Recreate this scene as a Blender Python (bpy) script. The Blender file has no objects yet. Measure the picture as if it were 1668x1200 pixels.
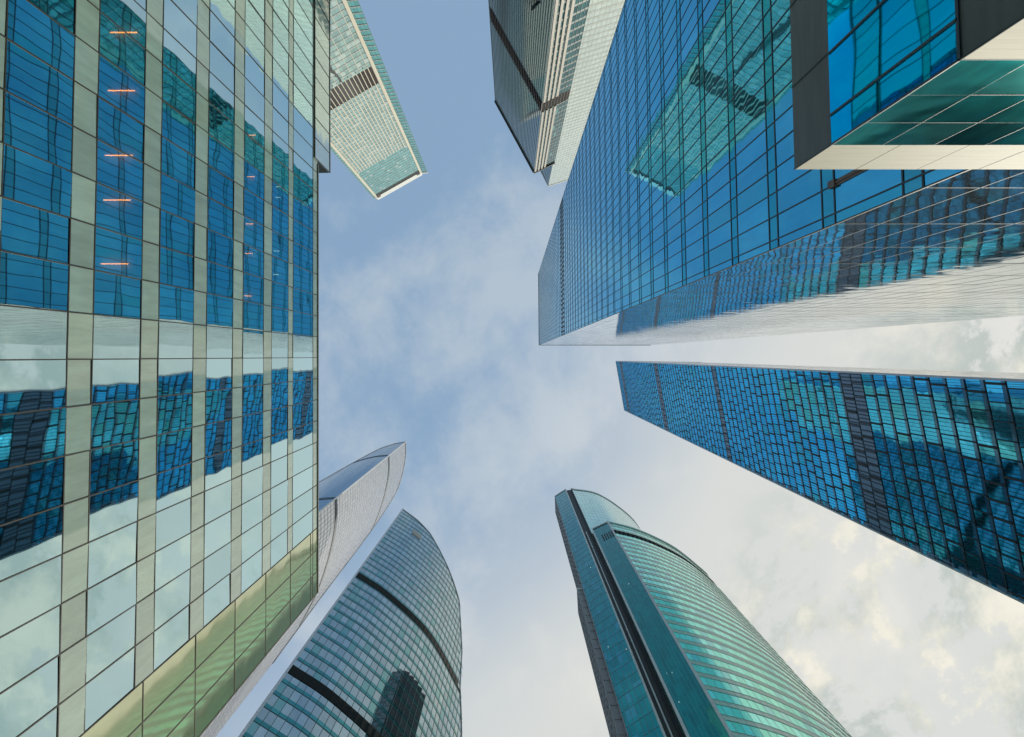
import bpy, math, random
from mathutils import Vector
random.seed(7)
C = bpy.context.scene
col = C.collection

# ------------------------------------------------------------------ camera
EYE = 1.6
TILT = math.atan(0.06)
cam_d = bpy.data.cameras.new('camera'); cam = bpy.data.objects.new('camera', cam_d); col.objects.link(cam)
cam.location = (0, 0, EYE)
cam.rotation_euler = (math.pi + TILT, 0, 0)
cam_d.sensor_width = 36; cam_d.lens = 36 * 1000 / 1668
cam_d.shift_y = -80 / 1668
cam_d.clip_start = 0.1; cam_d.clip_end = 5000
C.camera = cam

# ------------------------------------------------------------------ world, sun, exposure
SUN_AZ = (0.79, 0.61); SUN_EL = math.radians(40)
w = bpy.data.worlds.new('World'); C.world = w; w.use_nodes = True
def build_world():
    nt = w.node_tree; nt.nodes.clear(); N = nt.nodes.new; L = nt.links.new
    def M(op, a, b=None, c=None, clamp=False):
        n = N('ShaderNodeMath'); n.operation = op; n.use_clamp = clamp
        for i, v in enumerate((a, b, c)):
            if v is None: continue
            if isinstance(v, (int, float)): n.inputs[i].default_value = v
            else: L(v, n.inputs[i])
        return n.outputs[0]
    def ss(x, a, b):
        n = N('ShaderNodeMapRange'); n.interpolation_type = 'SMOOTHSTEP'; L(x, n.inputs[0])
        n.inputs[1].default_value = a; n.inputs[2].default_value = b
        n.inputs[3].default_value = 0; n.inputs[4].default_value = 1; return n.outputs[0]
    def mixc(f, a, b):
        n = N('ShaderNodeMix'); n.data_type = 'RGBA'
        if isinstance(f, (int, float)): n.inputs[0].default_value = f
        else: L(f, n.inputs[0])
        for s, v in ((6, a), (7, b)):
            if isinstance(v, tuple): n.inputs[s].default_value = (*v, 1)
            else: L(v, n.inputs[s])
        return n.outputs[2]
    sky = N('ShaderNodeTexSky'); sky.sky_type = 'NISHITA'; sky.sun_disc = False
    sky.sun_elevation = SUN_EL; sky.sun_rotation = math.atan2(SUN_AZ[0], SUN_AZ[1])
    bg1 = N('ShaderNodeBackground'); L(sky.outputs[0], bg1.inputs[0]); bg1.inputs[1].default_value = 0.10
    tc = N('ShaderNodeTexCoord'); sp = N('ShaderNodeSeparateXYZ'); L(tc.outputs['Generated'], sp.inputs[0])
    z = M('MAXIMUM', sp.outputs[2], 0.12)
    x = M('DIVIDE', sp.outputs[0], z); y = M('DIVIDE', sp.outputs[1], z)     # flat cloud layer overhead
    cb = N('ShaderNodeCombineXYZ'); L(x, cb.inputs[0]); L(y, cb.inputs[1])
    def noise(scale, det, rough, off, dist=0.0, sx=1, sy=1):
        mp = N('ShaderNodeMapping'); mp.inputs['Location'].default_value = off; mp.inputs['Scale'].default_value = (sx, sy, 1)
        mp.inputs['Rotation'].default_value = (0, 0, 0.5)
        L(cb.outputs[0], mp.inputs[0])
        n = N('ShaderNodeTexNoise'); n.inputs['Scale'].default_value = scale; n.inputs['Detail'].default_value = det
        n.inputs['Roughness'].default_value = rough; n.inputs['Distortion'].default_value = dist
        L(mp.outputs[0], n.inputs[0]); return n.outputs[0]
    n1 = noise(2.2, 8, 0.55, (3.1, 1.2, 0), 0.3)            # broad thin veils
    n2 = noise(6.0, 10, 0.62, (0.4, 5.2, 0), 0.15, 1, 0.8)   # texture inside the clouds
    n3 = noise(1.3, 4, 0.5, (7.3, 2.2, 0))
    lin = M('ADD', M('MULTIPLY', x, 0.83), M('MULTIPLY', y, 0.56))       # brightness grows towards the sun
    wob = M('MULTIPLY', M('SUBTRACT', n3, 0.5), 0.5)
    g = ss(M('ADD', lin, wob), -0.14, 0.42)
    veil = ss(M('ADD', n1, M('MULTIPLY', M('SUBTRACT', n2, .5), .75)), 0.42, 0.72)
    base = mixc(g, (0.30, 0.46, 0.66), (0.70, 0.72, 0.70))
    col_v = mixc(veil, base, mixc(g, (0.54, 0.65, 0.75), (0.80, 0.79, 0.75)))
    # thicker cumulus with warm lit puffs low towards the sun
    n4 = noise(3.6, 12, 0.66, (1.9, 8.3, 0), 0.15)
    cum = ss(M('ADD', M('ADD', n4, M('MULTIPLY', M('SUBTRACT', n1, 0.5), 0.6)), 0), 0.475, 0.535)
    far = ss(M('ADD', lin, wob), 0.40, 0.70)
    cm = M('MULTIPLY', cum, far)
    tex = ss(M('ADD', M('MULTIPLY', n2, .5), M('MULTIPLY', n4, .5)), 0.44, 0.60)
    col_c = mixc(tex, (0.50, 0.56, 0.53), (0.93, 0.89, 0.76))
    col_f = mixc(M('MULTIPLY', cm, 0.9), col_v, col_c)
    bg2 = N('ShaderNodeBackground'); L(col_f, bg2.inputs[0]); bg2.inputs[1].default_value = 1.0
    mx = N('ShaderNodeMixShader')
    L(M('MAXIMUM', M('ADD', M('MULTIPLY', g, 0.2), 0.78), 0), mx.inputs[0])
    L(bg1.outputs[0], mx.inputs[1]); L(bg2.outputs[0], mx.inputs[2])
    o = N('ShaderNodeOutputWorld'); L(mx.outputs[0], o.inputs[0])
build_world()
sd = bpy.data.lights.new('sun', 'SUN'); sd.energy = 3.0; sd.angle = math.radians(0.6); sd.color = (1, 0.93, 0.80)
sun = bpy.data.objects.new('sun', sd); col.objects.link(sun)
dv = Vector((SUN_AZ[0] * math.cos(SUN_EL), SUN_AZ[1] * math.cos(SUN_EL), math.sin(SUN_EL)))
sun.rotation_euler = dv.to_track_quat('Z', 'Y').to_euler()
C.view_settings.view_transform = 'Standard'; C.view_settings.look = 'None'
C.view_settings.exposure = 0.0; C.view_settings.gamma = 1.0
C.render.engine = 'CYCLES'
C.cycles.max_bounces = 8; C.cycles.glossy_bounces = 6; C.cycles.transparent_max_bounces = 8

# ------------------------------------------------------------------ materials
def lnk(nt): return nt.nodes.new, nt.links.new
def rnd_value(nt, lo, hi):
    N, L = lnk(nt)
    a = N('ShaderNodeAttribute'); a.attribute_name = 'rnd'
    m = N('ShaderNodeMapRange'); L(a.outputs['Fac'], m.inputs[0]); m.inputs[3].default_value = lo; m.inputs[4].default_value = hi
    return a.outputs['Fac'], m.outputs[0]
def wave_normal(nt, amp, scale, rnd):
    """float-glass waviness: each pane bulges on its own (uv in metres)"""
    N, L = lnk(nt)
    uv = N('ShaderNodeUVMap'); uv.uv_map = 'uv'
    cb = N('ShaderNodeCombineXYZ'); L(rnd, cb.inputs[2])
    sc = N('ShaderNodeVectorMath'); sc.operation = 'SCALE'; L(cb.outputs[0], sc.inputs[0]); sc.inputs['Scale'].default_value = 1.2
    ad = N('ShaderNodeVectorMath'); L(uv.outputs[0], ad.inputs[0]); L(sc.outputs[0], ad.inputs[1])
    n = N('ShaderNodeTexNoise'); n.inputs['Scale'].default_value = scale; n.inputs['Detail'].default_value = 1.0
    L(ad.outputs[0], n.inputs[0])
    b = N('ShaderNodeBump'); b.inputs['Strength'].default_value = 1; b.inputs['Distance'].default_value = amp
    L(n.outputs[0], b.inputs['Height']); return b.outputs[0]
def glass(name, tint, rough=0.02, wave=0.006, wscale=0.6, var=0.25, metallic=0.9, odd=None, oddp=0.08, edge=(1, 1, 1), coat=0.0, streak_amp=0.10):
    m = bpy.data.materials.new(name); m.use_nodes = True; nt = m.node_tree; N, L = lnk(nt)
    p = nt.nodes['Principled BSDF']
    rnd, v = rnd_value(nt, 1 - var, 1 + var)
    c = N('ShaderNodeMix'); c.data_type = 'RGBA'; c.blend_type = 'MULTIPLY'; c.inputs[0].default_value = 1
    c.inputs[6].default_value = (*tint, 1); L(v, c.inputs[7]); out = c.outputs[2]
    if streak_amp:        # rain streaks and dust, long down the wall; painted reflections on bay side glass
        uvn = N('ShaderNodeUVMap'); uvn.uv_map = 'uv'
        mp = N('ShaderNodeMapping'); mp.inputs['Scale'].default_value = (2.2, 0.35, 1); L(uvn.outputs[0], mp.inputs[0])
        nz = N('ShaderNodeTexNoise'); nz.inputs['Scale'].default_value = 1.3; nz.inputs['Detail'].default_value = 6; nz.inputs['Roughness'].default_value = 0.65; L(mp.outputs[0], nz.inputs[0])
        mr = N('ShaderNodeMapRange'); L(nz.outputs[0], mr.inputs[0]); mr.inputs[1].default_value = .3; mr.inputs[2].default_value = .7
        mr.inputs[3].default_value = 1 - streak_amp; mr.inputs[4].default_value = 1 + streak_amp * .5
        cd = N('ShaderNodeMix'); cd.data_type = 'RGBA'; cd.blend_type = 'MULTIPLY'; cd.inputs[0].default_value = 1
        L(out, cd.inputs[6]); L(mr.outputs[0], cd.inputs[7]); out = cd.outputs[2]
    if odd:
        s = N('ShaderNodeMath'); s.operation = 'LESS_THAN'; s.inputs[1].default_value = oddp
        fr = N('ShaderNodeMath'); fr.operation = 'FRACT'; mu = N('ShaderNodeMath'); mu.operation = 'MULTIPLY'; mu.inputs[1].default_value = 17.3
        L(rnd, mu.inputs[0]); L(mu.outputs[0], fr.inputs[0]); L(fr.outputs[0], s.inputs[0])
        c2 = N('ShaderNodeMix'); c2.data_type = 'RGBA'; L(s.outputs[0], c2.inputs[0]); L(out, c2.inputs[6]); c2.inputs[7].default_value = (*odd, 1)
        out = c2.outputs[2]
    L(out, p.inputs['Base Color'])
    p.inputs['Metallic'].default_value = metallic; p.inputs['Roughness'].default_value = rough
    p.inputs['Specular Tint'].default_value = (*edge, 1)
    if wave:
        wn = wave_normal(nt, wave, wscale, rnd); L(wn, p.inputs['Normal'])
        if coat: L(wn, p.inputs['Coat Normal'])
    if coat: p.inputs['Coat Weight'].default_value = coat; p.inputs['Coat Roughness'].default_value = 0.01; p.inputs['Coat IOR'].default_value = 1.6
    return m
def solid(name, c, rough=0.5, metallic=0.0, var=0.06, nscale=1.5, streak=None, emit=0):
    m = bpy.data.materials.new(name); m.use_nodes = True; nt = m.node_tree; N, L = lnk(nt)
    p = nt.nodes['Principled BSDF']
    tc = N('ShaderNodeTexCoord'); mp = N('ShaderNodeMapping'); L(tc.outputs['Object'], mp.inputs[0])
    if streak: mp.inputs['Scale'].default_value = streak
    n = N('ShaderNodeTexNoise'); n.inputs['Scale'].default_value = nscale; n.inputs['Detail'].default_value = 4; L(mp.outputs[0], n.inputs[0])
    r = N('ShaderNodeMapRange'); L(n.outputs[0], r.inputs[0]); r.inputs[1].default_value = .25; r.inputs[2].default_value = .75
    r.inputs[3].default_value = 1 - var * 2; r.inputs[4].default_value = 1 + var * 2
    cm = N('ShaderNodeMix'); cm.data_type = 'RGBA'; cm.blend_type = 'MULTIPLY'; cm.inputs[0].default_value = 1
    cm.inputs[6].default_value = (*c, 1); L(r.outputs[0], cm.inputs[7]); L(cm.outputs[2], p.inputs['Base Color'])
    p.inputs['Roughness'].default_value = rough; p.inputs['Metallic'].default_value = metallic
    if emit:
        p.inputs['Emission Color'].default_value = (*c, 1); p.inputs['Emission Strength'].default_value = emit
    return m
def see_glass(name, refl, trans, fac, wave, wscale):
    """office glass one can partly see through"""
    m = bpy.data.materials.new(name); m.use_nodes = True; nt = m.node_tree; nt.nodes.clear(); N, L = lnk(nt)
    rnd, v = rnd_value(nt, 0.93, 1.05)
    g = N('ShaderNodeBsdfGlossy'); g.inputs['Roughness'].default_value = 0.015
    c = N('ShaderNodeMix'); c.data_type = 'RGBA'; c.blend_type = 'MULTIPLY'; c.inputs[0].default_value = 1
    c.inputs[6].default_value = (*refl, 1); L(v, c.inputs[7]); L(c.outputs[2], g.inputs[0])
    L(wave_normal(nt, wave, wscale, rnd), g.inputs['Normal'])
    t = N('ShaderNodeBsdfTransparent'); t.inputs[0].default_value = (*trans, 1)
    lw = N('ShaderNodeFresnel'); lw.inputs[0].default_value = 1.45
    ma = N('ShaderNodeMath'); ma.operation = 'ADD'; ma.use_clamp = True; L(lw.outputs[0], ma.inputs[0]); ma.inputs[1].default_value = fac
    mx = N('ShaderNodeMixShader'); L(ma.outputs[0], mx.inputs[0]); L(t.outputs[0], mx.inputs[1]); L(g.outputs[0], mx.inputs[2])
    o = N('ShaderNodeOutputMaterial'); L(mx.outputs[0], o.inputs[0]); return m
def coated(name, c, rough=0.06, var=0.1, coat=1.0, wave=0.003, metallic=0.0):
    """back-painted glass / polished panel: coloured body under a clear gloss"""
    m = glass(name, c, rough=0.7, wave=wave, wscale=0.5, var=var, metallic=metallic, streak_amp=0.22)
    p = m.node_tree.nodes['Principled BSDF']
    p.inputs['Coat Weight'].default_value = coat; p.inputs['Coat Roughness'].default_value = rough; p.inputs['Coat IOR'].default_value = 1.8
    for l in list(m.node_tree.links):
        if l.to_socket == p.inputs['Normal']: m.node_tree.links.new(l.from_socket, p.inputs['Coat Normal'])
    return m

MT = {}
MT['dark'] = solid('dark_backing', (0.015, 0.02, 0.022), 0.6)
MT['frame'] = solid('dark_frame', (0.025, 0.035, 0.04), 0.6, 0.1)
MT['frame_brown'] = solid('bronze_frame', (0.022, 0.02, 0.015), 0.7, 0.0)
MT['louver'] = solid('brown_louver', (0.03, 0.018, 0.014), 0.5)
MT['concrete'] = solid('grey_wall', (0.30, 0.32, 0.33), 0.7)

# ------------------------------------------------------------------ geometry helpers
class MB:
    def __init__(s): s.v = []; s.f = []; s.uv = []; s.r = []
    def quad(s, a, b, c, d, uv=None, r=None):
        i = len(s.v); s.v += [tuple(a), tuple(b), tuple(c), tuple(d)]; s.f.append((i, i + 1, i + 2, i + 3))
        s.uv += uv or [(0, 0), (1, 0), (1, 1), (0, 1)]; s.r.append(random.random() if r is None else r)
    def poly(s, pts, r=None):
        i = len(s.v); s.v += [tuple(p) for p in pts]; s.f.append(tuple(range(i, i + len(pts))))
        s.uv += [(p[0] + p[1], p[2]) for p in pts]; s.r.append(random.random() if r is None else r)
    def box(s, o, ax, ay, az):
        """box from corner o with edge vectors"""
        o, ax, ay, az = Vector(o), Vector(ax), Vector(ay), Vector(az)
        P = [o, o + ax, o + ax + ay, o + ay]; Q = [p + az for p in P]
        r = random.random()
        s.quad(*P, r=r); s.quad(*Q, r=r)
        for i in range(4): s.quad(P[i], P[(i + 1) % 4], Q[(i + 1) % 4], Q[i], r=r)
    def bar(s, p, t, n, wd, dp, za, zb, back=0.0, zb2=None):
        """upright bar centred on plan point p; t along wall, n outwards"""
        r = random.random(); h = wd / 2
        a0, a1 = p - t * h - n * back, p + t * h - n * back
        b0, b1 = p - t * h + n * dp, p + t * h + n * dp
        U = lambda q, z: (q.x, q.y, z)
        for q0, q1 in ((b0, b1), (a0, b0), (b1, a1)):
            s.quad(U(q0, za), U(q1, za), U(q1, zb), U(q0, zb), [(0, za), (wd, za), (wd, zb), (0, zb)], r)
        s.quad(U(a0, za), U(b0, za), U(b1, za), U(a1, za), r=r); s.quad(U(a0, zb), U(b0, zb), U(b1, zb), U(a1, zb), r=r)
    def rail(s, p, q, np, nq, za, zb, dp, back=0.0):
        """level strip between two plan points"""
        r = random.random(); L = (q - p).length
        a0, a1 = p - np * back, q - nq * back; b0, b1 = p + np * dp, q + nq * dp
        U = lambda c, z: (c.x, c.y, z)
        s.quad(U(b0, za), U(b1, za), U(b1, zb), U(b0, zb), [(0, za), (L, za), (L, zb), (0, zb)], r)
        s.quad(U(a0, za), U(a1, za), U(b1, za), U(b0, za), r=r)
        s.quad(U(a0, zb), U(a1, zb), U(b1, zb), U(b0, zb), r=r)
    def build(s, name, mat, parent=None):
        if not s.f: return None
        me = bpy.data.meshes.new(name); me.from_pydata(s.v, [], s.f)
        ul = me.uv_layers.new(name='uv'); flat = [c for p in s.uv for c in p]; ul.data.foreach_set('uv', flat)
        at = me.attributes.new('rnd', 'FLOAT', 'FACE'); at.data.foreach_set('value', s.r)
        me.materials.append(mat); me.update()
        o = bpy.data.objects.new(name, me); col.objects.link(o); o.parent = parent
        return o
def pix(p):
    X, Y, Z = p[0], p[1], p[2] - EYE; sa, ca = math.sin(TILT), math.cos(TILT)
    F = -Y * sa + Z * ca; D = Y * ca + Z * sa
    if F < 1: return None
    return (834 + 1000 * X / F, 520 + 1000 * D / F)
def smooth(pts, n=10):
    P = [Vector(p) for p in pts]; out = []
    P = [P[0] * 2 - P[1]] + P + [P[-1] * 2 - P[-2]]
    for i in range(1, len(P) - 2):
        a, b, c, d = P[i - 1:i + 3]
        for k in range(n):
            t = k / n
            out.append(0.5 * ((2 * b) + (c - a) * t + (2 * a - 5 * b + 4 * c - d) * t * t + (3 * b - a - 3 * c + d) * t ** 3))
    out.append(P[-2]); return out
class Line:
    def __init__(s, pts, centre):
        s.P = [Vector(p) for p in pts]; s.c = Vector(centre)
        s.S = [0]
        for a, b in zip(s.P, s.P[1:]): s.S.append(s.S[-1] + (b - a).length)
        s.L = s.S[-1]
    def at(s, d):
        d = max(0, min(s.L, d)); i = 0
        while i < len(s.S) - 2 and s.S[i + 1] < d: i += 1
        a, b = s.P[i], s.P[i + 1]; l = s.S[i + 1] - s.S[i]
        p = a + (b - a) * ((d - s.S[i]) / l)
        t = (b - a).normalized()
        n = Vector((t.y, -t.x))
        if n.dot(p - s.c) < 0: n = -n
        return p, t, n
def interp(tab, x):
    if x <= tab[0][0]: return tab[0][1]
    for (a, va), (b, vb) in zip(tab, tab[1:]):
        if x <= b: return va + (vb - va) * (x - a) / (b - a)
    return tab[-1][1]

class Tower:
    def __init__(s, name, label, loc, category='tower'):
        s.root = bpy.data.objects.new(name, None); col.objects.link(s.root); s.root.location = (loc[0], loc[1], 0)
        s.root['label'] = label; s.root['category'] = category
        s.loc = Vector((loc[0], loc[1], 0)); s.panes = []; s.warp = None
        s.parts = {}; s.rows = {}
    def mb(s, name, mat):
        k = (name, mat)
        if k not in s.parts: s.parts[k] = MB()
        return s.parts[k]
    def row(s, z, mat):
        k = (round(z, 1), mat)
        if k not in s.rows: s.rows[k] = MB()
        return s.rows[k]
    def flush_rows(s, name='floor_band', limit=100):
        """each storey's spandrel band is a part; past the largest 100 the rest is one"""
        sc = []
        for k, m in s.rows.items():
            ar = 0
            for f in m.f:
                pp = [pix(s.warp(m.v[i]) if s.warp else m.v[i]) for i in f]
                if all(pp) and -20 < pp[0][0] < 1688 and -20 < pp[0][1] < 1220:
                    ar += abs(sum(pp[i][0] * pp[(i + 1) % len(f)][1] - pp[(i + 1) % len(f)][0] * pp[i][1] for i in range(len(f))))
            sc.append((ar, k))
        sc.sort(reverse=True); rest = {}
        for i, (ar, k) in enumerate(sc):
            if i < limit and ar > 0: s.emit(s.rows[k], name, k[1])
            else:
                r = rest.setdefault(k[1], MB()); m = s.rows[k]; o = len(r.v)
                r.v += m.v; r.f += [tuple(i + o for i in f) for f in m.f]; r.uv += m.uv; r.r += m.r
        for mat, m in rest.items():
            o = s.emit(m, name, mat)
            if o: o['kind'] = 'stuff'
        s.rows = {}
    def finish(s, limit=100):
        s.flush_rows()
        sc = []
        for i, (q, uv, mat) in enumerate(s.panes):
            pp = [pix(s.warp(v) if s.warp else v) for v in q]
            ar = 0
            if all(pp):
                cx = sum(p[0] for p in pp) / 4; cy = sum(p[1] for p in pp) / 4
                if -20 < cx < 1688 and -20 < cy < 1220:
                    ar = abs(sum(pp[k][0] * pp[(k + 1) % 4][1] - pp[(k + 1) % 4][0] * pp[k][1] for k in range(4))) / 2
                    if s.root.name != 'office_block' and cx < 517: ar = 0
            sc.append((ar, i))
        sc.sort(reverse=True)
        top = set(i for a, i in sc[:limit] if a > 0)
        for i, (q, uv, mat) in enumerate(s.panes):
            if i in top:
                m = MB(); m.quad(*q, uv=uv); s.emit(m, 'window', mat)
            else:
                s.mb('window_field', mat).quad(*q, uv=uv)
        for (name, mat), m in s.parts.items():
            o = s.emit(m, name, mat)
            if o and name == 'window_field': o['kind'] = 'stuff'
    def emit(s, m, name, mat):
        if s.warp: m.v = [s.warp(v) for v in m.v]
        m.v = [(v[0] - s.loc.x, v[1] - s.loc.y, v[2]) for v in m.v]
        return m.build(name, MT[mat], s.root)
    def body(s, poly, top, mat='dark', shrink=0.985, roofmat='concrete'):
        """solid core behind the curtain wall; top is a height or a height per point"""
        cx = sum(p[0] for p in poly) / len(poly); cy = sum(p[1] for p in poly) / len(poly)
        Q = [((p[0] - cx) * shrink + cx, (p[1] - cy) * shrink + cy) for p in poly]
        T = [top - 0.3] * len(Q) if isinstance(top, (int, float)) else [t - 0.6 for t in top]
        m = s.mb('wall', mat); n = len(Q)
        for i in range(n):
            j = (i + 1) % n
            m.quad((*Q[i], 0), (*Q[j], 0), (*Q[j], T[j]), (*Q[i], T[i]), [(0, 0), (3, 0), (3, 50), (0, 50)])
        r = s.mb('roof', roofmat); zc = sum(T) / n
        for i in range(n):
            j = (i + 1) % n; r.poly([(*Q[i], T[i]), (*Q[j], T[j]), (cx, cy, zc)])
    def facade(s, line, z0, z1, floor, mod, spand=0.0, zoff=None, offs=0.0, top=None, glassm='g', spm='sp',
               frame='frame', vb=(0.06, 0.08), hb=(0.06, 0.08), hb2=None, bands=(), tilt=0.004, s0=0, s1=None,
               hstep=None, louv=('louver', 'frame'), gap=0.0, openp=0.0, pane_s=None):
        """curtain wall: panes, spandrels, mullions, transoms, louvre bands"""
        s1 = line.L if s1 is None else s1
        S = [s0]; d = s0 + (offs or mod)
        while d < s1 - 0.15 * mod: S.append(d); d += mod
        S.append(s1)
        pts = [line.at(max(s0, min(s1, x))) for x in S]
        tf = (lambda x: z1) if top is None else (lambda x: min(z1, interp(top, x)))
        ZT = [tf(x) for x in S]
        zoff = z0 if zoff is None else zoff
        k = math.floor((z0 - zoff) / floor); zs = []
        while zoff + k * floor < z1: zs.append(zoff + k * floor); k += 1
        fr = s.mb('facade_frame', frame)
        U = lambda p, z, o=(0, 0): (p.x + o[0], p.y + o[1], z)
        blocked = lambda z: any(a - 0.01 <= z < b - 0.01 for a, b in bands)
        for z in zs:
            za, zb, zc = max(z0, z), min(z1, z + spand), min(z1, z + floor)
            mid = (za + zc) / 2
            if blocked(mid): continue
            for j in range(len(S) - 1):
                (p, t, n), (q, t2, n2) = pts[j], pts[j + 1]
                for lo, hi, mt in ((za, zb, spm), (max(z0, zb), zc, glassm)):
                    if hi - lo < 0.05: continue
                    h0, h1 = min(hi, ZT[j]), min(hi, ZT[j + 1])
                    if h0 <= lo and h1 <= lo: continue
                    h0, h1 = max(h0, lo), max(h1, lo)
                    e = [random.uniform(-tilt, tilt) for _ in range(3)]
                    qd = (U(p, lo), U(q, lo, n * e[0]), U(q, h1, n * (e[0] + e[1])), U(p, h0, n * e[1]))
                    uv = [(S[j], lo), (S[j + 1], lo), (S[j + 1], h1), (S[j], h0)]
                    if t.y * n.x - t.x * n.y < 0: qd, uv = qd[::-1], uv[::-1]     # face outwards
                    if mt == glassm: s.panes.append((qd, uv, 'open' if openp and random.random() < openp else mt))
                    else: s.row(z, mt).quad(*qd, uv=uv)
            if hb:
                st = hstep or 1
                for j in range(0, len(S) - 1, st):
                    k2 = min(j + st, len(S) - 1)
                    if z + 0.1 < min(ZT[j], ZT[k2]):
                        fr.rail(pts[j][0], pts[k2][0], pts[j][2], pts[k2][2], za - hb[0] / 2, za + hb[0] / 2, hb[1])
                        if spand and hb2 and zb + .1 < min(ZT[j], ZT[k2]):
                            fr.rail(pts[j][0], pts[k2][0], pts[j][2], pts[k2][2], zb - hb2[0] / 2, zb + hb2[0] / 2, hb2[1])
        for a, b in bands:
            lv = MB()
            for j in range(len(S) - 1):
                (p, t, n), (q, t2, n2) = pts[j], pts[j + 1]
                h0, h1 = min(b, ZT[j]), min(b, ZT[j + 1])
                if h0 <= a and h1 <= a: continue
                h0, h1 = max(h0, a), max(h1, a)
                i0, i1 = p - n * 0.12, q - n2 * 0.12
                lv.quad(U(i0, a), U(i1, a), U(i1, h1), U(i0, h0))
                zz = a + 0.3
                while zz < min(h0, h1):      # blades
                    lv.rail(i0, i1, n, n2, zz, zz + 0.06, 0.1); zz += 0.6
            s.emit(lv, 'louver_band', louv[0])
        if vb:
            for j, (p, t, n) in enumerate(pts):
                if pane_s and j % pane_s: continue
                if ZT[j] > z0 + 0.3: fr.bar(p, t, n, vb[0], vb[1], z0, ZT[j])
        s.S = S; s.pts = pts; s.ZT = ZT
        return S, pts
    def coping(s, line, top, h, dp, mat, name='parapet', n=1, back=0.3):
        m = s.mb(name, mat)
        for i in range(n):
            a, b = line.L * i / n, line.L * (i + 1) / n
            za = top if isinstance(top, (int, float)) else interp(top, a); zb = top if isinstance(top, (int, float)) else interp(top, b)
            p, t, n1 = line.at(a + 1e-4); q, t2, n2 = line.at(b - 1e-4)
            U = lambda c, z: (c.x, c.y, z)
            a0, a1, b0, b1 = p - n1 * back, q - n2 * back, p + n1 * dp, q + n2 * dp
            m.quad(U(b0, za - h), U(b1, zb - h), U(b1, zb), U(b0, za)); m.quad(U(a0, za - h), U(a1, zb - h), U(b1, zb - h), U(b0, za - h))
            m.quad(U(a0, za), U(a1, zb), U(b1, zb), U(b0, za)); m.quad(U(a0, za - h), U(a1, zb - h), U(a1, zb), U(a0, za))
            if i == 0: m.quad(U(a0, za - h), U(b0, za - h), U(b0, za), U(a0, za))
            if i == n - 1: m.quad(U(a1, zb - h), U(b1, zb - h), U(b1, zb), U(a1, zb))
    def strip(s, line, d, wd, dp, za, zb, name, mat, back=0.0):
        p, t, n = line.at(d); s.mb(name, mat).bar(p, t, n, wd, dp, za, zb, back)

# ------------------------------------------------------------------ ground
def ground():
    m = MB(); R = 1500
    m.quad((-R, -R, 0), (R, -R, 0), (R, R, 0), (-R, R, 0))
    MT['ground'] = solid('plaza_paving', (0.26, 0.26, 0.25), 0.8, nscale=0.4)
    o = m.build('ground', MT['ground']); o['kind'] = 'structure'
ground()

# ------------------------------------------------------------------ L: office block close on the left
MT['L_glass'] = see_glass('teal_office_glass', (0.68, 0.92, 0.95), (0.38, 0.66, 0.68), 0.68, 0.0045, 0.55)
MT['L_sp'] = coated('green_spandrel_glass', (0.27, 0.38, 0.31), 0.03, 0.15, wave=0.004)
MT['L_gold'] = glass('green_gold_panel', (0.64, 0.66, 0.42), 0.05, 0.008, 0.5, 0.07, 0.8)
MT['L_metal'] = solid('grey_edge_trim', (0.16, 0.18, 0.18), 0.5, 0.2)
MT['L_ceiling'] = solid('office_ceiling', (0.35, 0.38, 0.36), 0.8)
MT['L_core'] = solid('office_core_wall', (0.12, 0.14, 0.15), 0.8)
MT['orange'] = solid('orange_lamp', (1.0, 0.20, 0.01), 0.5, emit=12)
MT['white_lamp'] = solid('white_lamp', (1.0, 0.9, 0.75), 0.5, emit=3.0)
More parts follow.
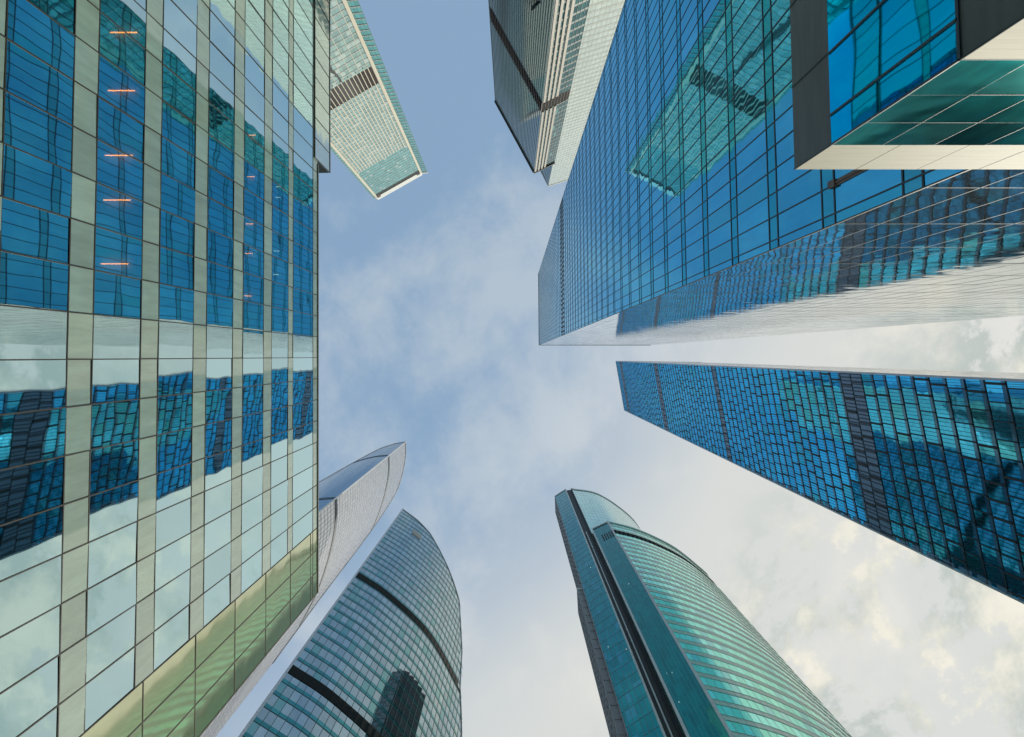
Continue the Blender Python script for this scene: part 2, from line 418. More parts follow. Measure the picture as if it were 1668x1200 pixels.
def build_L():
    T = Tower('office_block', 'near office block filling the left side, teal glass with pale green floor bands', (-22, -20), 'office block')
    a = Vector((-11.74, 14.24)); d = (Vector((-12.24, -11.95)) - a).normalized()
    n = Vector((-d.y, d.x)); n = n if n.x > 0 else -n
    at = lambda s_: a + d * s_
    ctr = (-30, -20); H = 39.57; fl = 3.275; z00 = 18.2 - 5 * fl
    main = Line([at(3.86), at(75)], ctr); corner = Line([a, at(3.86)], ctr)
    T.facade(main, 1.8, 35.3, fl, 1.287, 1.0, zoff=z00, glassm='L_glass', spm='L_sp', frame='frame_brown', vb=(0.035, 0.02), hb=(0.04, 0.012), hb2=(0.04, 0.012), hstep=99, tilt=0.011)
    T.facade(main, 35.3, 38.7, 3.4, 1.287, 0, zoff=35.3, glassm='L_glass', frame='frame_brown', vb=(0.035, 0.02), hb=(0.04, 0.012), hstep=99)
    T.facade(main, 38.7, H, H - 38.7, 1.287, H - 38.7, zoff=38.7, spm='L_sp', glassm='L_glass', frame='frame_brown', vb=(0.035, 0.02), hb=(0.04, 0.012), hstep=99)
    zz = 18.65
    T.facade(corner, 1.8, 38.7, fl, 1.287, fl, zoff=zz - 5 * fl, spm='L_gold', glassm='L_gold', frame='frame_brown', vb=(0.04, 0.02), hb=(0.04, 0.015), hstep=99, tilt=0.003)
    T.facade(corner, 38.7, H, H - 38.7, 1.287, H - 38.7, zoff=38.7, spm='L_gold', glassm='L_gold', frame='frame_brown', vb=(0.04, 0.02), hb=(0.04, 0.015), hstep=99)
    T.coping(Line([a, at(26.3)], ctr), H + 0.08, 0.12, 0.06, 'L_metal', back=0.5)
    # upper storey standing proud of the wall
    up = Line([at(26.5) + n * 0.07, at(75) + n * 0.07], ctr)
    T.facade(up, 38.9, 41.95, 3.05, 1.287, 0, zoff=38.9, glassm='L_up', frame='frame_brown', vb=(0.035, 0.02), hb=(0.04, 0.015), hstep=99)
    m = T.mb('soffit', 'L_metal')
    p, q = at(26.5), at(75)
    m.quad((*p, 38.88), (*q, 38.88), (*(q + n * 0.07), 38.88), (*(p + n * 0.07), 38.88))
    m.quad((*p, 38.88), (*(p + n * 0.09), 38.88), (*(p + n * 0.09), 42.0), (*p, 42.0))
    m.quad((*(p + d * .0 + n * .10), 41.9), (*(q + n * .10), 41.9), (*(q + n * .10), 42.05), (*(p + n * .10), 42.05))
    m.quad((*(p + n * .10), 42.05), (*(q + n * .10), 42.05), (*(q - n * 2), 42.05), (*(p - n * 2), 42.05))
    # end walls and back
    back = [a - n * 22, at(75) - n * 22]
    e = T.mb('wall', 'concrete')
    for P, Q in ((a, back[0]), (back[0], back[1]), (back[1], at(75))):
        e.quad((*P, 0), (*Q, 0), (*Q, H - .1), (*P, H - .1), [(0, 0), ((Q - P).length, 0), ((Q - P).length, H), (0, H)])
    e.quad((*(a - n * .02), 0), (*(at(75) - n * .02), 0), (*(at(75) - n * .02), 1.8), (*(a - n * .02), 1.8))
    r = T.mb('roof', 'concrete'); r.quad((*a, H - .05), (*at(75), H - .05), (*back[1], H - .05), (*back[0], H - .05))
    # floors, ceilings and the core behind the glass
    c = T.mb('ceiling', 'L_ceiling'); k = T.mb('core_wall', 'L_core')
    z = z00
    while z < 36:
        P, Q = at(0.1) - n * .18, at(74.9) - n * .18
        if z > 0: c.box((*P, z + .05), (*(Q - P), 0), (*(-n * 9.5), 0), (0, 0, 0.85))
        z += fl
    P, Q = at(0.1) - n * 5.5, at(74.9) - n * 5.5
    k.quad((*P, 0), (*Q, 0), (*Q, H - .2), (*P, H - .2))
    s_ = 4.5
    while s_ < 74:          # columns just inside
        P = at(s_) - n * 1.3; k.box((*P, 0), (*(d * .6), 0), (*(-n * .6), 0), (0, 0, H - .3)); s_ += 8.6
    def tube(u0, u1, vs, zt, mat):
        for v in vs:
            m = MB()
            y = (v - 580) / 1000 * (zt - EYE) * 1.0
            x0 = (u0 - 834) / 1000 * (zt - EYE); x1 = (u1 - 834) / 1000 * (zt - EYE)
            m.box((x0, y, zt), (x1 - x0, 0, 0), (0, 0.03, 0), (0, 0, -0.03)); T.emit(m, 'ceiling_lamp', mat)
    tube(205, 160, (37, 137, 247, 322, 428), 21.42, 'orange')
    tube(408, 396, (213, 283, 362, 411, 481), 31.25, 'orange')
    tube(452, 443, (300, 318, 407, 446), 34.4, 'white_lamp')
    T.finish()
MT['L_up'] = glass('upper_storey_glass', (0.62, 0.72, 0.66), 0.04, 0.012, 0.5, 0.06, 0.85)
build_L()

# ------------------------------------------------------------------ B4: tall blue tower at the right
MT['B_glass'] = glass('azure_glass', (0.035, 0.47, 0.70), 0.02, 0.005, 0.55, 0.09, 1.0, odd=(0.0, 0.46, 0.62), oddp=0.12, edge=(0.25, 0.8, 1), coat=0.12)
MT['B_sp'] = glass('azure_spandrel', (0.06, 0.38, 0.50), 0.05, 0.008, 0.55, 0.10, 0.9, edge=(0.3, 0.8, 1), coat=0.12)
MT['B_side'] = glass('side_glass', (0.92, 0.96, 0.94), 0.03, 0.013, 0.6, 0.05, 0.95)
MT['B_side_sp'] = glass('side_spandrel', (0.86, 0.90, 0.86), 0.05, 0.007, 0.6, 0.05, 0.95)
MT['B_frame'] = solid('navy_mullion', (0.008, 0.03, 0.055), 0.5)
MT['B_grey'] = solid('grey_panel', (0.075, 0.085, 0.09), 0.45, 0.35, var=0.10, nscale=1.2, streak=(1, 1, 6))  # bay fascia, coloured dark for the side turned from the sun
MT['B_cream'] = solid('cream_panel', (0.40, 0.39, 0.29), 0.6, 0.0, var=0.06, nscale=3, streak=(0.4, 1, 8))  # same fascia with sunlight painted in as a cream colour
MT['B_bay_s'] = glass('bay_side_glass', (0.03, 0.17, 0.18), 0.10, 0.012, 1.1, 0.45, 0.85, odd=(0.10, 0.30, 0.30), oddp=0.2, edge=(0.2, 0.6, 0.6), streak_amp=0.5)  # strong streaks in the base colour imitate reflections in this glass
MT['B_vent'] = solid('brown_vent', (0.12, 0.075, 0.06), 0.5)
def build_B4():
    T = Tower('glass_tower', 'largest azure glass tower at right, fine grid, with a pale side reflecting the sky', (30, -18), 'tower')
    H = 241; W = Line([(10.5, -4.29), (10.33, -32.38)], (30, -18)); S = Line([(10.5, -4.29), (53.9, -4.29)], (30, -18))
    T.body([(10.5, -4.29), (53.9, -4.29), (53.9, -32.4), (10.33, -32.4)], H)
    kw = dict(zoff=21.3 - 4.27 * 5, glassm='B_glass', spm='B_sp', tilt=0.003)
    T.facade(W, 1.0, H - 1, 4.27, 0.94, 0.8, offs=0.35, frame='B_frame', vb=(0.045, 0.022), hb=(0.07, 0.02), hb2=(0.07, 0.02), hstep=99,
             **kw)
    # slot row: dark openings between the mullions
    for j in range(0, len(T.S) - 1):
        p, t, n = T.pts[j]; q = T.pts[j + 1][0]; c = (p + q) / 2
        o = T.mb('vent_slot', 'dark'); o.bar(c, t, n, (q - p).length * 0.42, 0.03, 124.4, 131.6, 0.0)
        T.mb('crown_slot', 'dark').bar(c, t, n, (q - p).length * 0.5, 0.03, H - 3.2, H - 1.2, 0.1)
    T.coping(W, H, 1.0, 0.10, 'B_light')
    kw.update(glassm='B_side', spm='B_side_sp')
    T.facade(S, 1.0, H - 1, 4.27, 1.45, 0.8, frame='B_sidef', vb=(0.03, 0.004), hb=(0.04, 0.004), hstep=99, **kw)
    T.coping(S, H, 1.0, 0.10, 'B_light')
    T.strip(S, 0.0, 0.07, 0.02, 0, H, 'corner_trim', 'frame')
    T.mb('wall', 'dark').quad((10.5, -4.29, 0), (53.9, -4.29, 0), (53.9, -4.29, 1), (10.5, -4.29, 1))
    for (y0, z0, z1) in ((-5.6, 17.0, 21.2), (-6.54, 17.0, 21.2)):
        m = MB(); m.box((10.5, y0 - .09, z0), (-0.05, 0, 0), (0, 0.2, 0), (0, 0, z1 - z0)); m.box((10.5, y0 - .12, z1 - .1), (-0.12, 0, 0), (0, 0.24, 0), (0, 0, .4))
        m.box((10.5, y0 - .02, z0), (-0.09, 0, 0), (0, 0.05, 0), (0, 0, z1 - z0)); T.emit(m, 'vent_strip', 'B_vent')
    T.finish()
    # low bay projecting towards the viewer
    B = Tower('projecting_bay', 'low projecting bay in dark grey and cream panels at top right corner', (8, -18), 'bay')
    X0, X1, Y0, Y1, Z = 5.3, 10.40, -3.5, -33, 12.93
    W = Line([(X0, Y0), (X0, Y1)], (8, -18)); S = Line([(X0, Y0), (X1, Y0)], (8, -18))
    B.body([(X0, Y0), (X1, Y0), (X1, Y1), (X0, Y1)], Z, shrink=0.985)
    lv = [(0.4, 2.9, 'g'), (2.9, 4.3, 'p'), (4.3, 7.3, 'g'), (7.3, 8.66, 'p'), (8.66, 11.6, 'g'), (11.6, Z, 'p')]
    for a, b, k in lv:
        B.flush_rows('fascia_panel')
        if k == 'p':
            B.facade(W, a, b, b - a, 1.57, b - a, zoff=a, spm='B_grey', glassm='B_grey', vb=(0.03, 0.012), hb=None, tilt=0.001)
            B.facade(S, a, b, b - a, 1.15, b - a, zoff=a, spm='B_cream', glassm='B_cream', vb=(0.012, 0.003), hb=None, tilt=0.001)
        else:
            B.facade(W, a, b, b - a, 1.05, 0, zoff=a, glassm='B_glass2', frame='B_frame', vb=(0.035, 0.02), hb=(0.05, 0.02), hstep=99, offs=0.5, tilt=0.004)
            B.facade(S, a, b, (b - a) / 3, 0.85, 0, zoff=a, glassm='B_bay_s', frame='B_frame', vb=(0.010, 0.003), hb=(0.012, 0.003), hstep=99)
        B.facade(W, b - .035, b, .04, 50, .04, spm='frame', glassm='frame', vb=None, hb=(0.03, 0.03), hstep=99)
    B.flush_rows('fascia_panel')
    B.finish()
MT['B_glass2'] = glass('bay_glass', (0.0, 0.42, 0.72), 0.02, 0.022, 0.35, 0.15, 1.0, odd=(0.02, 0.30, 0.36), oddp=0.35, edge=(0.3, 0.8, 1))
MT['B_sidef'] = solid('side_joint', (0.09, 0.11, 0.11), 0.6, 0.0)
MT['B_light'] = solid('pale_metal_trim', (0.5, 0.53, 0.55), 0.35, 0.5)
build_B4()

# ------------------------------------------------------------------ T5: blue tower with staggered windows
MT['C_glass'] = glass('checker_blue_glass', (0.04, 0.60, 0.92), 0.03, 0.008, 0.5, 0.14, 1.0, odd=(0.05, 0.54, 0.66), oddp=0.12, edge=(0.25, 0.8, 1), coat=0.15)
MT['C_sp'] = glass('checker_slate_band', (0.07, 0.20, 0.30), 0.10, 0.012, 0.5, 0.2, 0.85)
MT['C_north'] = glass('cream_side_panel', (0.93, 0.89, 0.80), 0.16, 0.006, 0.4, 0.05, 0.9)
def build_T5():
    H = 345.5; ctr = (85, 16); fl = 3.34
    T = Tower('glass_tower', 'blue tower with staggered brick-like windows and dark louvred floors, below the azure tower', (85, 16), 'tower')
    W = Line([(58, 2.74), (62.5, 30.0)], ctr); N = Line([(58, 2.74), (105.7, 3.43)], ctr); Sf = Line([(62.5, 30), (110, 30.5)], ctr)
    T.body([(58, 2.74), (105.7, 3.43), (110, 30.5), (62.5, 30)], H)
    bands = ((104.3, 107.6), (107.7, 110.9), (177.6, 180.7), (250.6, 253.6), (331, 333.5))
    fr = T.mb('facade_frame', 'frame'); gp = T.mb('open_joint', 'dark')
    mod = 2.3; k = 0; z = 0.6
    U = lambda p, z_, o=(0, 0): (p.x + o[0], p.y + o[1], z_)
    while z < H - 1:
        zt = min(z + fl, H - 0.5); off = (0, 1.15, 0.55, 1.7)[k % 4] if k % 3 else random.uniform(0.2, 2.1)
        S = [0] + [off + i * mod for i in range(int(W.L / mod) + 1) if 0.3 < off + i * mod < W.L - 0.3] + [W.L]
        lvm = MB(); mid = (z + zt) / 2; louv = any(a - 1.5 < mid < b + 1.5 for a, b in bands)
        for a, b in zip(S, S[1:]):
            p, t, n = W.at(a); q, _, _ = W.at(b)
            if louv and mid < 340:
                lvm.quad(U(p, z), U(q, z), U(q, zt), U(p, zt))
                d = a
                while d < b - .2:
                    pp, _, _ = W.at(d + .3); T.mb('louver_fin', 'C_fin').bar(pp, t, n, 0.18, 0.10, z + .1, zt - .1); d += 0.62 + random.choice((0, 0, .4))
            else:
                e = [random.uniform(-.014, .014) for _ in range(2)]
                sg = 1 if t.y * n.x - t.x * n.y > 0 else -1
                T.panes.append(((U(p, z + .75), U(q, z + .75, n * e[0]), U(q, zt, n * (e[0] + e[1])), U(p, zt, n * e[1]))[::sg], [(a, z + .75), (b, z + .75), (b, zt), (a, zt)][::sg], 'C_glass'))
                T.row(z, 'C_sp').quad(*(U(p, z), U(q, z), U(q, z + .75), U(p, z + .75))[::sg], uv=[(a, z), (b, z), (b, z + .75), (a, z + .75)][::sg])
                nsub = 4
                for i in range(1, nsub):
                    if b - a < 1: break
                    pp, _, _ = W.at(a + (b - a) * i / nsub); fr.bar(pp, t, n, 0.035, 0.05, z + .75, zt)
            thick = random.random()
            if a > 0: (gp if thick < .4 else fr).bar(p, t, n, 0.28 if thick < .4 else 0.12, 0.14, z + (.1 if thick < .4 else .0), zt)
        fr.rail(W.at(0)[0], W.at(W.L)[0], W.at(0)[2], W.at(0)[2], z - .06, z + .06, 0.08)
        T.emit(lvm, 'louver_band', 'C_louv'); z += fl; k += 1
    T.facade(N, 0.6, H - .5, fl, 2.4, 1.0, glassm='C_north', spm='C_north', frame='B_sidef', vb=None, hb=(.08, .004), hstep=99)
    T.facade(Sf, 0.6, H - .5, fl, 2.4, 1.0, glassm='C_glass', spm='C_sp', vb=(.06, .05), hb=(.08, .04), hstep=99)
    T.strip(W, 0.0, 0.3, 0.15, 0, H, 'corner_trim', 'B_light'); T.strip(W, W.L, 0.3, 0.15, 0, H, 'corner_trim', 'B_light')
    # dark recessed strip along the sunny corner
    T.coping(W, H, 0.6, 0.15, 'B_light'); T.coping(N, H, 0.6, 0.15, 'B_light')
    z = 40
    while z < 165:
        T.strip(W, W.L - 0.5, 0.6, 0.06, z, z + 2.4, 'corner_louver', 'C_louv'); z += fl
    T.finish()
MT['C_fin'] = solid('slate_fin', (0.05, 0.08, 0.11), 0.5)

MT['C_louv'] = solid('slate_louver', (0.16, 0.26, 0.36), 0.35, 0.6)
build_T5()

# ------------------------------------------------------------------ T2: pale teal tower, upper left
MT['P_glass'] = glass('pale_teal_glass', (0.42, 0.63, 0.60), 0.04, 0.01, 0.5, 0.16, 0.85, odd=(0.62, 0.78, 0.74), oddp=0.12)
MT['P_sp'] = coated('pale_teal_spandrel', (0.36, 0.47, 0.45), 0.1, 0.08)
MT['P_cream'] = solid('cream_rib', (0.60, 0.57, 0.46), 0.5)
MT['P_teal'] = glass('teal_corner_glass', (0.20, 0.55, 0.53), 0.04, 0.01, 0.5, 0.15, 0.9)
def build_T2():
    H = 410; ctr = (-86, -135)
    T = Tower('glass_tower', 'pale teal tower with cream ribs and one dark louvred band, top left', (-86, -135), 'tower')
    T.warp = lambda v: (v[0] + 0.012 * (H - v[2]) * max(0, min(1, (v[0] + 91) / 32)), v[1] - 0.010 * (H - v[2]) * max(0, min(1, (v[0] + 91) / 32)), v[2])
    A, B = Vector((-90.6, -105.9)), Vector((-61.01, -123.04)); E = Vector((-56.86, -123.47))
    t = (B - A).normalized(); C0 = A - t * 1.8
    T.body([tuple(A - t * 1.2), tuple(B), tuple(E), (-72, -150), (-104, -150), (-101, -115)], H - 2)
    main = Line([A, B], ctr); fl = 3.9; mod = 1.75; bz = (257.4, 273.0)
    kw = dict(zoff=0, glassm='P_glass', spm='P_sp', hstep=99)
    T.facade(main, 0.5, 353, fl, mod, 1.1, frame='P_frame', vb=(0.10, .15), hb=(.12, .08), bands=(bz,), **kw)
    T.facade(main, 353, H - 9, fl, mod, 0.9, frame='P_frame', vb=(0.12, .12), hb=(.12, .08), **dict(kw, zoff=353, glassm='P_teal2'))
    for j, (p, tt, n) in enumerate(T.pts):
        T.mb('rib', 'P_cream').bar(p, tt, n, 0.42 if j % 2 else 0.55, 0.5, 273, 353)
        T.mb('rib', 'P_cream').bar(p, tt, n, 0.34, 0.45, bz[0] - 2, bz[1])
        if j % 2 == 0: T.mb('rib', 'P_cream').bar(p, tt, n, 0.22, 0.3, 0, bz[0] - 2)
    T.coping(main, H - 7, 2.2, 0.25, 'frame', 'roof_slot'); T.coping(main, H, 6.8, 0.9, 'P_white')
    side = Line([B, E], ctr); T.facade(side, 0.5, H - 3, fl, 1.4, 1.0, frame='P_frame', vb=(.1, .1), hb=(.12, .08), **dict(kw, glassm='P_teal'))
    T.coping(side, H - 1, 2, .3, 'P_white')
    east = Line([E, Vector((-72, -150))], ctr); T.facade(east, 0.5, H - 3, fl, 1.9, 1.0, frame='P_frame', vb=(.1, .1), hb=(.12, .08), **dict(kw, glassm='P_teal'))
    left = Line([A, C0], ctr); T.facade(left, 0.5, H - 3, fl, 1.3, 1.0, frame='P_frame', vb=(.1, .1), hb=(.12, .08), **dict(kw, glassm='P_teal'))
    for d in (0.2, main.L - 0.3): T.strip(main, d, 1.3, 0.7, 0, H - 2, 'pilaster', 'P_cream')
    for d in (2.0, main.L - 2.2): T.strip(main, d, 2.4, 1.1, H - 6.5, H - 4.6, 'roof_vent', 'louver')
    T.finish()
MT['P_frame'] = solid('grey_green_frame', (0.16, 0.22, 0.21), 0.5, 0.2)
MT['P_teal2'] = glass('clear_teal_glass', (0.25, 0.60, 0.58), 0.05, 0.01, 0.5, 0.15, 0.85, odd=(0.55, 0.78, 0.74), oddp=0.08)
MT['P_white'] = solid('white_parapet', (0.66, 0.68, 0.66), 0.5)
build_T2()

# ------------------------------------------------------------------ T3 and the pale tower beside it
MT['G_black'] = solid('black_metal', (0.004, 0.010, 0.010), 0.9)
MT['D_glass'] = glass('smoke_glass', (0.27, 0.36, 0.37), 0.08, 0.002, 0.5, 0.05, 0.8)
MT['D_sp'] = solid('smoke_spandrel', (0.14, 0.17, 0.17), 0.4, 0.2)
MT['D_fin'] = solid('grey_fin', (0.18, 0.23, 0.24), 0.45, 0.2)
MT['D_teal'] = glass('deep_teal_glass', (0.04, 0.17, 0.18), 0.05, 0.006, 0.5, 0.25, 0.85, odd=(0.15, 0.45, 0.42), oddp=0.06)
MT['D_cream'] = solid('sunlit_cream_pier', (0.46, 0.45, 0.39), 0.5)
MT['E_glass'] = glass('mint_glass', (0.82, 0.92, 0.86), 0.06, 0.006, 0.5, 0.06, 0.75)
MT['E_sp'] = coated('mint_spandrel', (0.52, 0.60, 0.56), 0.1, 0.05)
MT['E_blue'] = glass('slate_blue_glass', (0.22, 0.40, 0.50), 0.05, 0.006, 0.5, 0.1, 0.85)
def build_T3():
    H = 250; ctr = (-3, -100); fl = 3.6
    T = Tower('office_tower', 'dark grey ribbed tower at top centre with brown belt and cream corner piers', (-3, -100), 'tower')
    A, B, E = (-6.87, -105.33), (9.09, -75.35), (17.44, -79.46)
    T.body([A, B, E, (3, -112)], H, shrink=0.98)
    f1 = Line([B, A], ctr); f2 = Line([B, E], ctr); band = ((180.0, 187.2),)
    T.facade(f1, 0.5, H - 1.2, fl, 1.05, 0.9, zoff=0, glassm='D_glass', spm='D_glass', frame='D_fin', vb=(0.2, 0.12), hb=None, tilt=0.001, bands=band)
    T.facade(f2, 0.5, H - 1.2, fl, 1.05, 0.9, zoff=0, glassm='D_teal', spm='D_sp', frame='D_fin', vb=(0.06, 0.10), hb=(.08, .02), hstep=99, bands=band)
    for i in range(4):
        for za, zb in ((0, 180), (187.2, H - 1)): T.strip(f2, 0.45 + i * 1.42, 0.7, 0.3, za, zb, 'pier', 'D_cream')
    for d in [1.05 * i for i in range(int(f1.L / 1.05))]: T.strip(f1, d, 0.2, 0.28, 180, 187.2, 'belt_fin', 'B_vent')
    T.coping(f1, H, 1.2, 0.5, 'frame'); T.coping(f2, H, 1.2, 0.5, 'frame')
    m = MB(); n3 = Vector((-0.882, 0.47, 0))      # black cradle arm standing off the ribbed face
    m.box((4.72, -83.55, 144.5), (1.3, 2.44, -7.4), tuple(Vector((.25, .45, .1))), tuple(n3 * .35)); m.box((5.3, -82.4, 141.0), (.9, 1.2, -3.2), tuple(n3 * 1.0), (.15, .3, .1))
    T.emit(m, 'cradle_arm', 'G_black')
    T.finish()
    H = 330; ctr = (40, -115)
    T = Tower('glass_tower', 'pale mint tower between the dark ribbed tower and the azure tower', (40, -115), 'tower')
    T.body([(19.67, -92.17), (60, -104.8), (55, -125), (10.5, -110.5)], H, shrink=0.985)
    S = Line([(19.67, -92.17), (60, -104.8)], ctr); W = Line([(19.67, -92.17), (10.5, -110.5)], ctr)
    T.facade(S, 0.5, H - 1, 3.3, 1.5, 1.1, zoff=0, glassm='E_glass', spm='E_sp', frame='E_frame', vb=(.12, .03), hb=(.16, .03), hstep=99)
    T.facade(W, 0.5, H - 1, 3.3, 1.5, 1.1, zoff=0, glassm='E_blue', spm='E_sp', frame='P_frame', vb=(.1, .1), hb=(.12, .1), hstep=99)
    T.coping(S, H, 1, .2, 'P_white'); T.coping(W, H, 1, .2, 'P_white'); T.finish()
MT['E_frame'] = solid('sage_frame', (0.34, 0.42, 0.38), 0.5, 0.1)
build_T3()

# ------------------------------------------------------------------ T6: green tower with a curved front, bottom right of centre
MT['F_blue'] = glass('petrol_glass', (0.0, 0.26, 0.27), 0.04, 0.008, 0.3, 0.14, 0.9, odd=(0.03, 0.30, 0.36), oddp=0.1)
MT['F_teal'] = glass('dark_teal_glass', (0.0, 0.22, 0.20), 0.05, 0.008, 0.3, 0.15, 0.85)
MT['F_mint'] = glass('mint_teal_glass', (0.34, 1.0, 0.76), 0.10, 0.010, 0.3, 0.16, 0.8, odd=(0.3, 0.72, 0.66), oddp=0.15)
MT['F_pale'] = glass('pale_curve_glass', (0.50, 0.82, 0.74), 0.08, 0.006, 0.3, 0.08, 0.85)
MT['F_sp'] = coated('beige_floor_band', (0.56, 0.62, 0.48), 0.15, 0.06)
MT['F_grey'] = solid('grey_ribbed_wall', (0.30, 0.31, 0.32), 0.5, 0.1)
MT['F_trim'] = solid('light_edge_trim', (0.55, 0.58, 0.56), 0.4, 0.2)
def build_T6():
    ctr = (42, 78); fl = 3.95
    T = Tower('curved_tower', 'green glass tower with curved striped front and taller set-back crown, bottom right', (54, 101), 'tower')
    HA, HB, HC = 255, 194, 158      # laid out small, then enlarged about the origin
    T.warp = lambda v: (v[0] * 1.3, v[1] * 1.3, v[2] * 1.3)
    arcA = smooth([(23.97, 53.84), (35.19, 56.06), (47.08, 64.15), (52.47, 71.49), (54.5, 79)], 8)
    arcB = smooth([(29.48, 50.94), (36.3, 52.6), (42.66, 55.02), (50.15, 58.9), (57.58, 64.8), (59.9, 67.3), (62.5, 74), (62.5, 84)], 8)
    T.body([(21.72, 54.3), (23.97, 54.0)] + [tuple(p) for p in arcA[::4]] + [(52, 95), (28, 95), (17.69, 62.93), (17.47, 56.79)], HA, shrink=0.985)
    T.body([(24.55, 53.17), (29.48, 50.94)] + [tuple(p) for p in arcB[::4]] + [(55, 98), (27, 98)], HB, shrink=0.985)
    T.body([(16.3, 57.8), (22, 57.8), (24, 86), (16.6, 63.6)], HC, shrink=0.99)
    fb = Line([(21.72, 54.09), (17.47, 56.79)], ctr)
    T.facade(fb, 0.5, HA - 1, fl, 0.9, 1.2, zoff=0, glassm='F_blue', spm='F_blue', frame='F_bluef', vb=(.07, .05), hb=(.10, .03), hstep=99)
    T.coping(fb, HA, 1, .15, 'F_trim')
    g1 = Line([(17.47, 56.79), (17.69, 62.93)], ctr)
    T.facade(g1, 0.5, HA - 1, fl, 1.2, 1.6, zoff=0, glassm='D_glass', spm='F_grey', frame='F_grey', vb=(.16, .2), hb=(.3, .15), hstep=1)
    T.coping(g1, HA, 1, .1, 'F_grey', n=6)
    g2 = Line([(16.3, 57.8), (16.6, 63.6)], ctr)
    T.facade(g2, 0.5, HC - 1, fl, 1.2, 1.6, zoff=0, glassm='D_glass', spm='F_grey', frame='F_grey', vb=(.16, .2), hb=(.3, .15), hstep=1)
    g3 = Line([(16.3, 57.8), (17.45, 57.8)], (17, 70)); T.facade(g3, .5, HC - 1, fl, 1.2, 1.6, zoff=0, glassm='F_grey', spm='F_grey', frame='F_grey', hstep=99)
    T.coping(g2, HC, 1, .2, 'F_trim'); T.coping(g3, HC, 1, .2, 'F_trim')
    # dark recess with pale edge piers
    rc = Line([(21.72, 54.6), (23.97, 54.3)], ctr)
    T.facade(rc, 0.5, HA - 2, fl, 1.1, 2.0, zoff=0, glassm='D_glass', spm='D_sp', frame='frame', vb=(.1, .06), hb=(.12, .04), hstep=99)
    T.strip(Line([(21.72, 54.09), (23.97, 53.9)], ctr), 0.05, 0.35, 0.2, 0, HA, 'edge_pier', 'F_trim', 0.6)
    T.strip(Line([(21.72, 54.09), (23.97, 53.9)], ctr), 1.1, 0.2, 0.0, 0, HB, 'edge_pier', 'F_trim', 0.4)
    A = Line(arcA, ctr)
    T.facade(A, 0.5, HA - 1.5, fl, 1.3, 1.3, zoff=0, glassm='F_pale', spm='F_pale', frame='F_palef', vb=(.05, .01), hb=(.10, .01))
    T.coping(A, HA, 1.5, .25, 'F_trim', n=30); T.strip(A, 0.1, 0.35, .2, 0, HA, 'edge_pier', 'frame')
    fB = Line([(29.48, 50.94), (24.55, 53.17)], ctr)
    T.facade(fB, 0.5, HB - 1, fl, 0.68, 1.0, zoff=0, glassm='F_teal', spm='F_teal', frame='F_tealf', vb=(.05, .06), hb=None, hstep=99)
    for i in range(5): T.strip(fB, 0.55 + i * 0.72, 0.42, .14, 179.5, 184.5, 'louver_slot', 'dark')
    B = Line(arcB, ctr)
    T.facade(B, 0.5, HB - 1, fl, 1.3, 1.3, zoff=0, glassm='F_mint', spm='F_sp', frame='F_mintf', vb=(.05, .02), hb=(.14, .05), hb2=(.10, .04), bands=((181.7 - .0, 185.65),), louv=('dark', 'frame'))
    m = MB()
    for i in range(10, 22):
        p, t, n = B.at(i * 0.9); m.bar(p, t, n, .6, .12, 82.2, 85.4)
    T.emit(m, 'louver_band', 'louver')
    T.coping(B, HB, 1, .25, 'F_trim', n=40); T.coping(fB, HB, 1, .25, 'F_trim')
    T.strip(fB, 0.0, 0.5, .3, 0, HB, 'edge_pier', 'F_trim'); T.strip(fB, fB.L - .1, 0.45, .3, 0, HB - 1, 'edge_pier', 'F_trim')
    for _ in range(14):     # small lights on the dark flanks
        ln_ = fB if random.random() < .75 else fb
        p, t, n = ln_.at(random.uniform(.5, ln_.L - .5)); z = random.uniform(45, 170)
        m = MB(); m.bar(p, t, n, .05, .05, z, z + .07); T.emit(m, 'wall_lamp', 'white_lamp')
    T.finish()
MT['F_bluef'] = solid('blue_grey_frame', (0.10, 0.24, 0.28), 0.4, 0.3)
MT['F_palef'] = solid('pale_teal_frame', (0.25, 0.42, 0.40), 0.4, 0.3)
MT['F_tealf'] = solid('teal_frame', (0.08, 0.33, 0.34), 0.4, 0.3)
MT['F_mintf'] = solid('sage_metal_frame', (0.30, 0.36, 0.30), 0.4, 0.3)
build_T6()

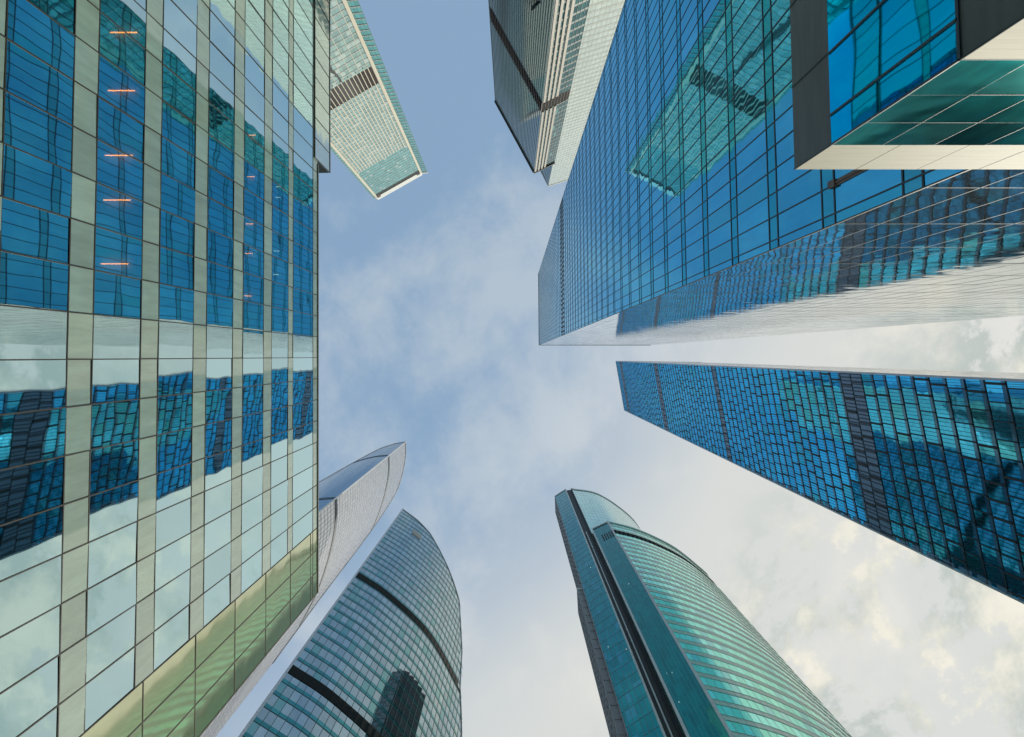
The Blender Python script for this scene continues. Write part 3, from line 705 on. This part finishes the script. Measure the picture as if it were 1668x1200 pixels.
# ------------------------------------------------------------------ T7: dark teal sail tower
MT['G_glass'] = glass('slate_teal_glass', (0.34, 0.45, 0.49), 0.02, 0.0035, 0.4, 0.12, 0.92, odd=(0.18, 0.38, 0.38), oddp=0.08)
MT['G_sp'] = glass('teal_floor_band', (0.04, 0.26, 0.28), 0.08, 0.008, 0.4, 0.2, 0.8)
MT['G_sp2'] = glass('bright_teal_band', (0.10, 0.42, 0.42), 0.10, 0.008, 0.4, 0.2, 0.7)
MT['open'] = solid('open_window', (0.01, 0.015, 0.02), 0.6)
def build_T7():
    ctr = (-45, 95)
    P = smooth([(-41.8, 58.4), (-33.2, 64.0), (-22.2, 74.2), (-13.94, 87.9), (-11.6, 93.5), (-10, 99)], 8)
    ln = Line(P, ctr); n = 8
    S = lambda idx: ln.S[min(len(ln.S) - 1, int(round(idx * n)))]
    top = [(0, 240), (S(.7), 238), (S(1.23), 235), (S(1.89), 223), (S(2.48), 211), (S(2.68), 202), (S(2.85), 187), (S(3), 171), (S(3.6), 155), (S(4.2), 132), (ln.L, 100)]
    T = Tower('sail_tower', 'dark teal sail-shaped tower at bottom left with black bands across its curved front', (-65, 138), 'tower')
    T.warp = lambda v: (v[0] * 1.45, v[1] * 1.45, v[2] * 1.45)
    pts = [tuple(p) for p in P[::3]]; tops = [interp(top, ln.S[i * 3]) for i in range(len(pts))]
    T.body(pts + [(-30, 115), (-50, 110)], tops + [90, 170], shrink=0.985)
    bands = ((168.3, 171.2), (118.6, 121.4), (68.4, 71.3))
    T.facade(ln, 0.5, 241, 4.0, 1.55, 1.1, zoff=121.4 - 31 * 4 + 2.2, top=top, glassm='G_glass', spm='G_sp', frame='G_frame', vb=(.10, .05), hb=(.14, .05), bands=(), openp=0.0)
    f = T.parts
    for a, b in bands:
        m = MB()
        for j in range(len(T.S) - 1):
            (p, t, nn), (q, _, n2) = T.pts[j], T.pts[j + 1]
            za = min(b, T.ZT[j]); zb = min(b, T.ZT[j + 1])
            if za < a or zb < a: continue
            m.rail(p, q, nn, n2, a, min(za, zb), 0.1); m.bar(p, t, nn, .12, .16, a, min(za, zb))
        T.emit(m, 'louver_band', 'G_black')
    T.coping(ln, [(x, z + .1) for x, z in top], .6, .2, 'B_light', n=60)
    T.strip(ln, 0, .5, .3, 0, 240, 'edge_trim', 'B_light')
    for i in range(3):
        p, t, nn = ln.at(7.5); z = 222 + i * 1.5
        m = MB(); q, _, _ = ln.at(11.2); m.rail(p, q, nn, nn, z, z + .55, .3); T.emit(m, 'vent_grille', 'P_white')
    T.finish()
MT['G_frame'] = solid('dark_teal_frame', (0.02, 0.09, 0.10), 0.5, 0.1)
MT['G_black'] = solid('black_band', (0.004, 0.010, 0.010), 0.9)
build_T7()

# ------------------------------------------------------------------ T8: pale sail tower behind
MT['H_glass'] = glass('silver_glass', (0.60, 0.62, 0.63), 0.12, 0.006, 0.4, 0.10, 0.85)
MT['H_sp'] = glass('silver_spandrel', (0.52, 0.52, 0.55), 0.18, 0.0, 0.4, 0.1, 0.8)
MT['H_blue'] = glass('steel_blue_glass', (0.10, 0.24, 0.38), 0.06, 0.0, 0.4, 0.06, 0.9)
def build_T8():
    ctr = (-85, 75)
    T = Tower('sail_tower', 'silver sail-shaped tower with steel-blue flank, half hidden behind the near block at lower left', (-119, 105), 'tower')
    T.warp = lambda v: (v[0] * 1.4, v[1] * 1.4, v[2] * 1.4)
    P = smooth([(-61.5, 49.4), (-61.4, 58), (-63.2, 68.6), (-66.9, 80.3), (-71.12, 88.9), (-75, 96)], 8); ln = Line(P, ctr)
    Q = smooth([(-61.5, 49.4), (-68, 49.9), (-75.1, 51.65), (-80.8, 53.8), (-90, 58.3)], 8); lq = Line(Q, ctr)
    S = lambda l, i: l.S[min(len(l.S) - 1, int(round(i * 8)))]
    t1 = [(0, 360), (S(ln, 1), 359), (S(ln, 1.9), 359), (S(ln, 2.6), 357), (S(ln, 2.85), 349), (S(ln, 3.42), 328), (S(ln, 3.73), 306), (S(ln, 4), 280), (S(ln, 4.3), 240), (ln.L, 200)]
    t2 = [(0, 360), (S(lq, .9), 354), (S(lq, 1.72), 345), (S(lq, 2.83), 310), (S(lq, 3.76), 285), (lq.L, 278)]
    pts = [tuple(p) for p in reversed(Q[::4])] + [tuple(p) for p in P[4::4]]
    tops = [interp(t2, lq.S[i]) for i in reversed(range(0, len(Q), 4))] + [interp(t1, ln.S[i]) for i in range(4, len(P), 4)]
    T.body(pts + [(-85, 100), (-95, 80)], tops + [180, 230], shrink=0.985)
    T.facade(ln, 0.5, 361, 3.6, 1.5, 1.3, zoff=0, top=t1, glassm='H_glass', spm='H_sp', frame='H_frame', vb=(.10, .03), hb=(.12, .03))
    T1 = (T.S, T.pts, T.ZT)
    T.facade(lq, 0.5, 361, 3.6, 2.0, 1.2, zoff=0, top=t2, glassm='H_blue', spm='H_blue', frame='H_bluef', vb=(.05, .01), hb=(.05, .01))
    T2 = (T.S, T.pts, T.ZT)
    for S_, pt, ZT in (T1, T2):
        for a, b in ((309.2, 312.2), (217.6, 220.2), (125, 127.5)):
            m = MB()
            for j in range(len(S_) - 1):
                if min(ZT[j], ZT[j + 1]) < b: continue
                m.rail(pt[j][0], pt[j + 1][0], pt[j][2], pt[j + 1][2], a, b, .12)
            T.emit(m, 'dark_band', 'H_band')
    T.coping(ln, t1, .7, .25, 'B_light', n=50); T.coping(lq, t2, .7, .25, 'B_light', n=40)
    T.strip(ln, 0, .5, .3, 0, 360, 'edge_trim', 'B_light')
    T.finish()
MT['H_frame'] = solid('mauve_grey_frame', (0.33, 0.32, 0.35), 0.5, 0.1)
MT['H_bluef'] = solid('navy_frame', (0.06, 0.13, 0.22), 0.4, 0.5)
MT['H_band'] = solid('navy_band', (0.02, 0.05, 0.07), 0.5)
build_T8()
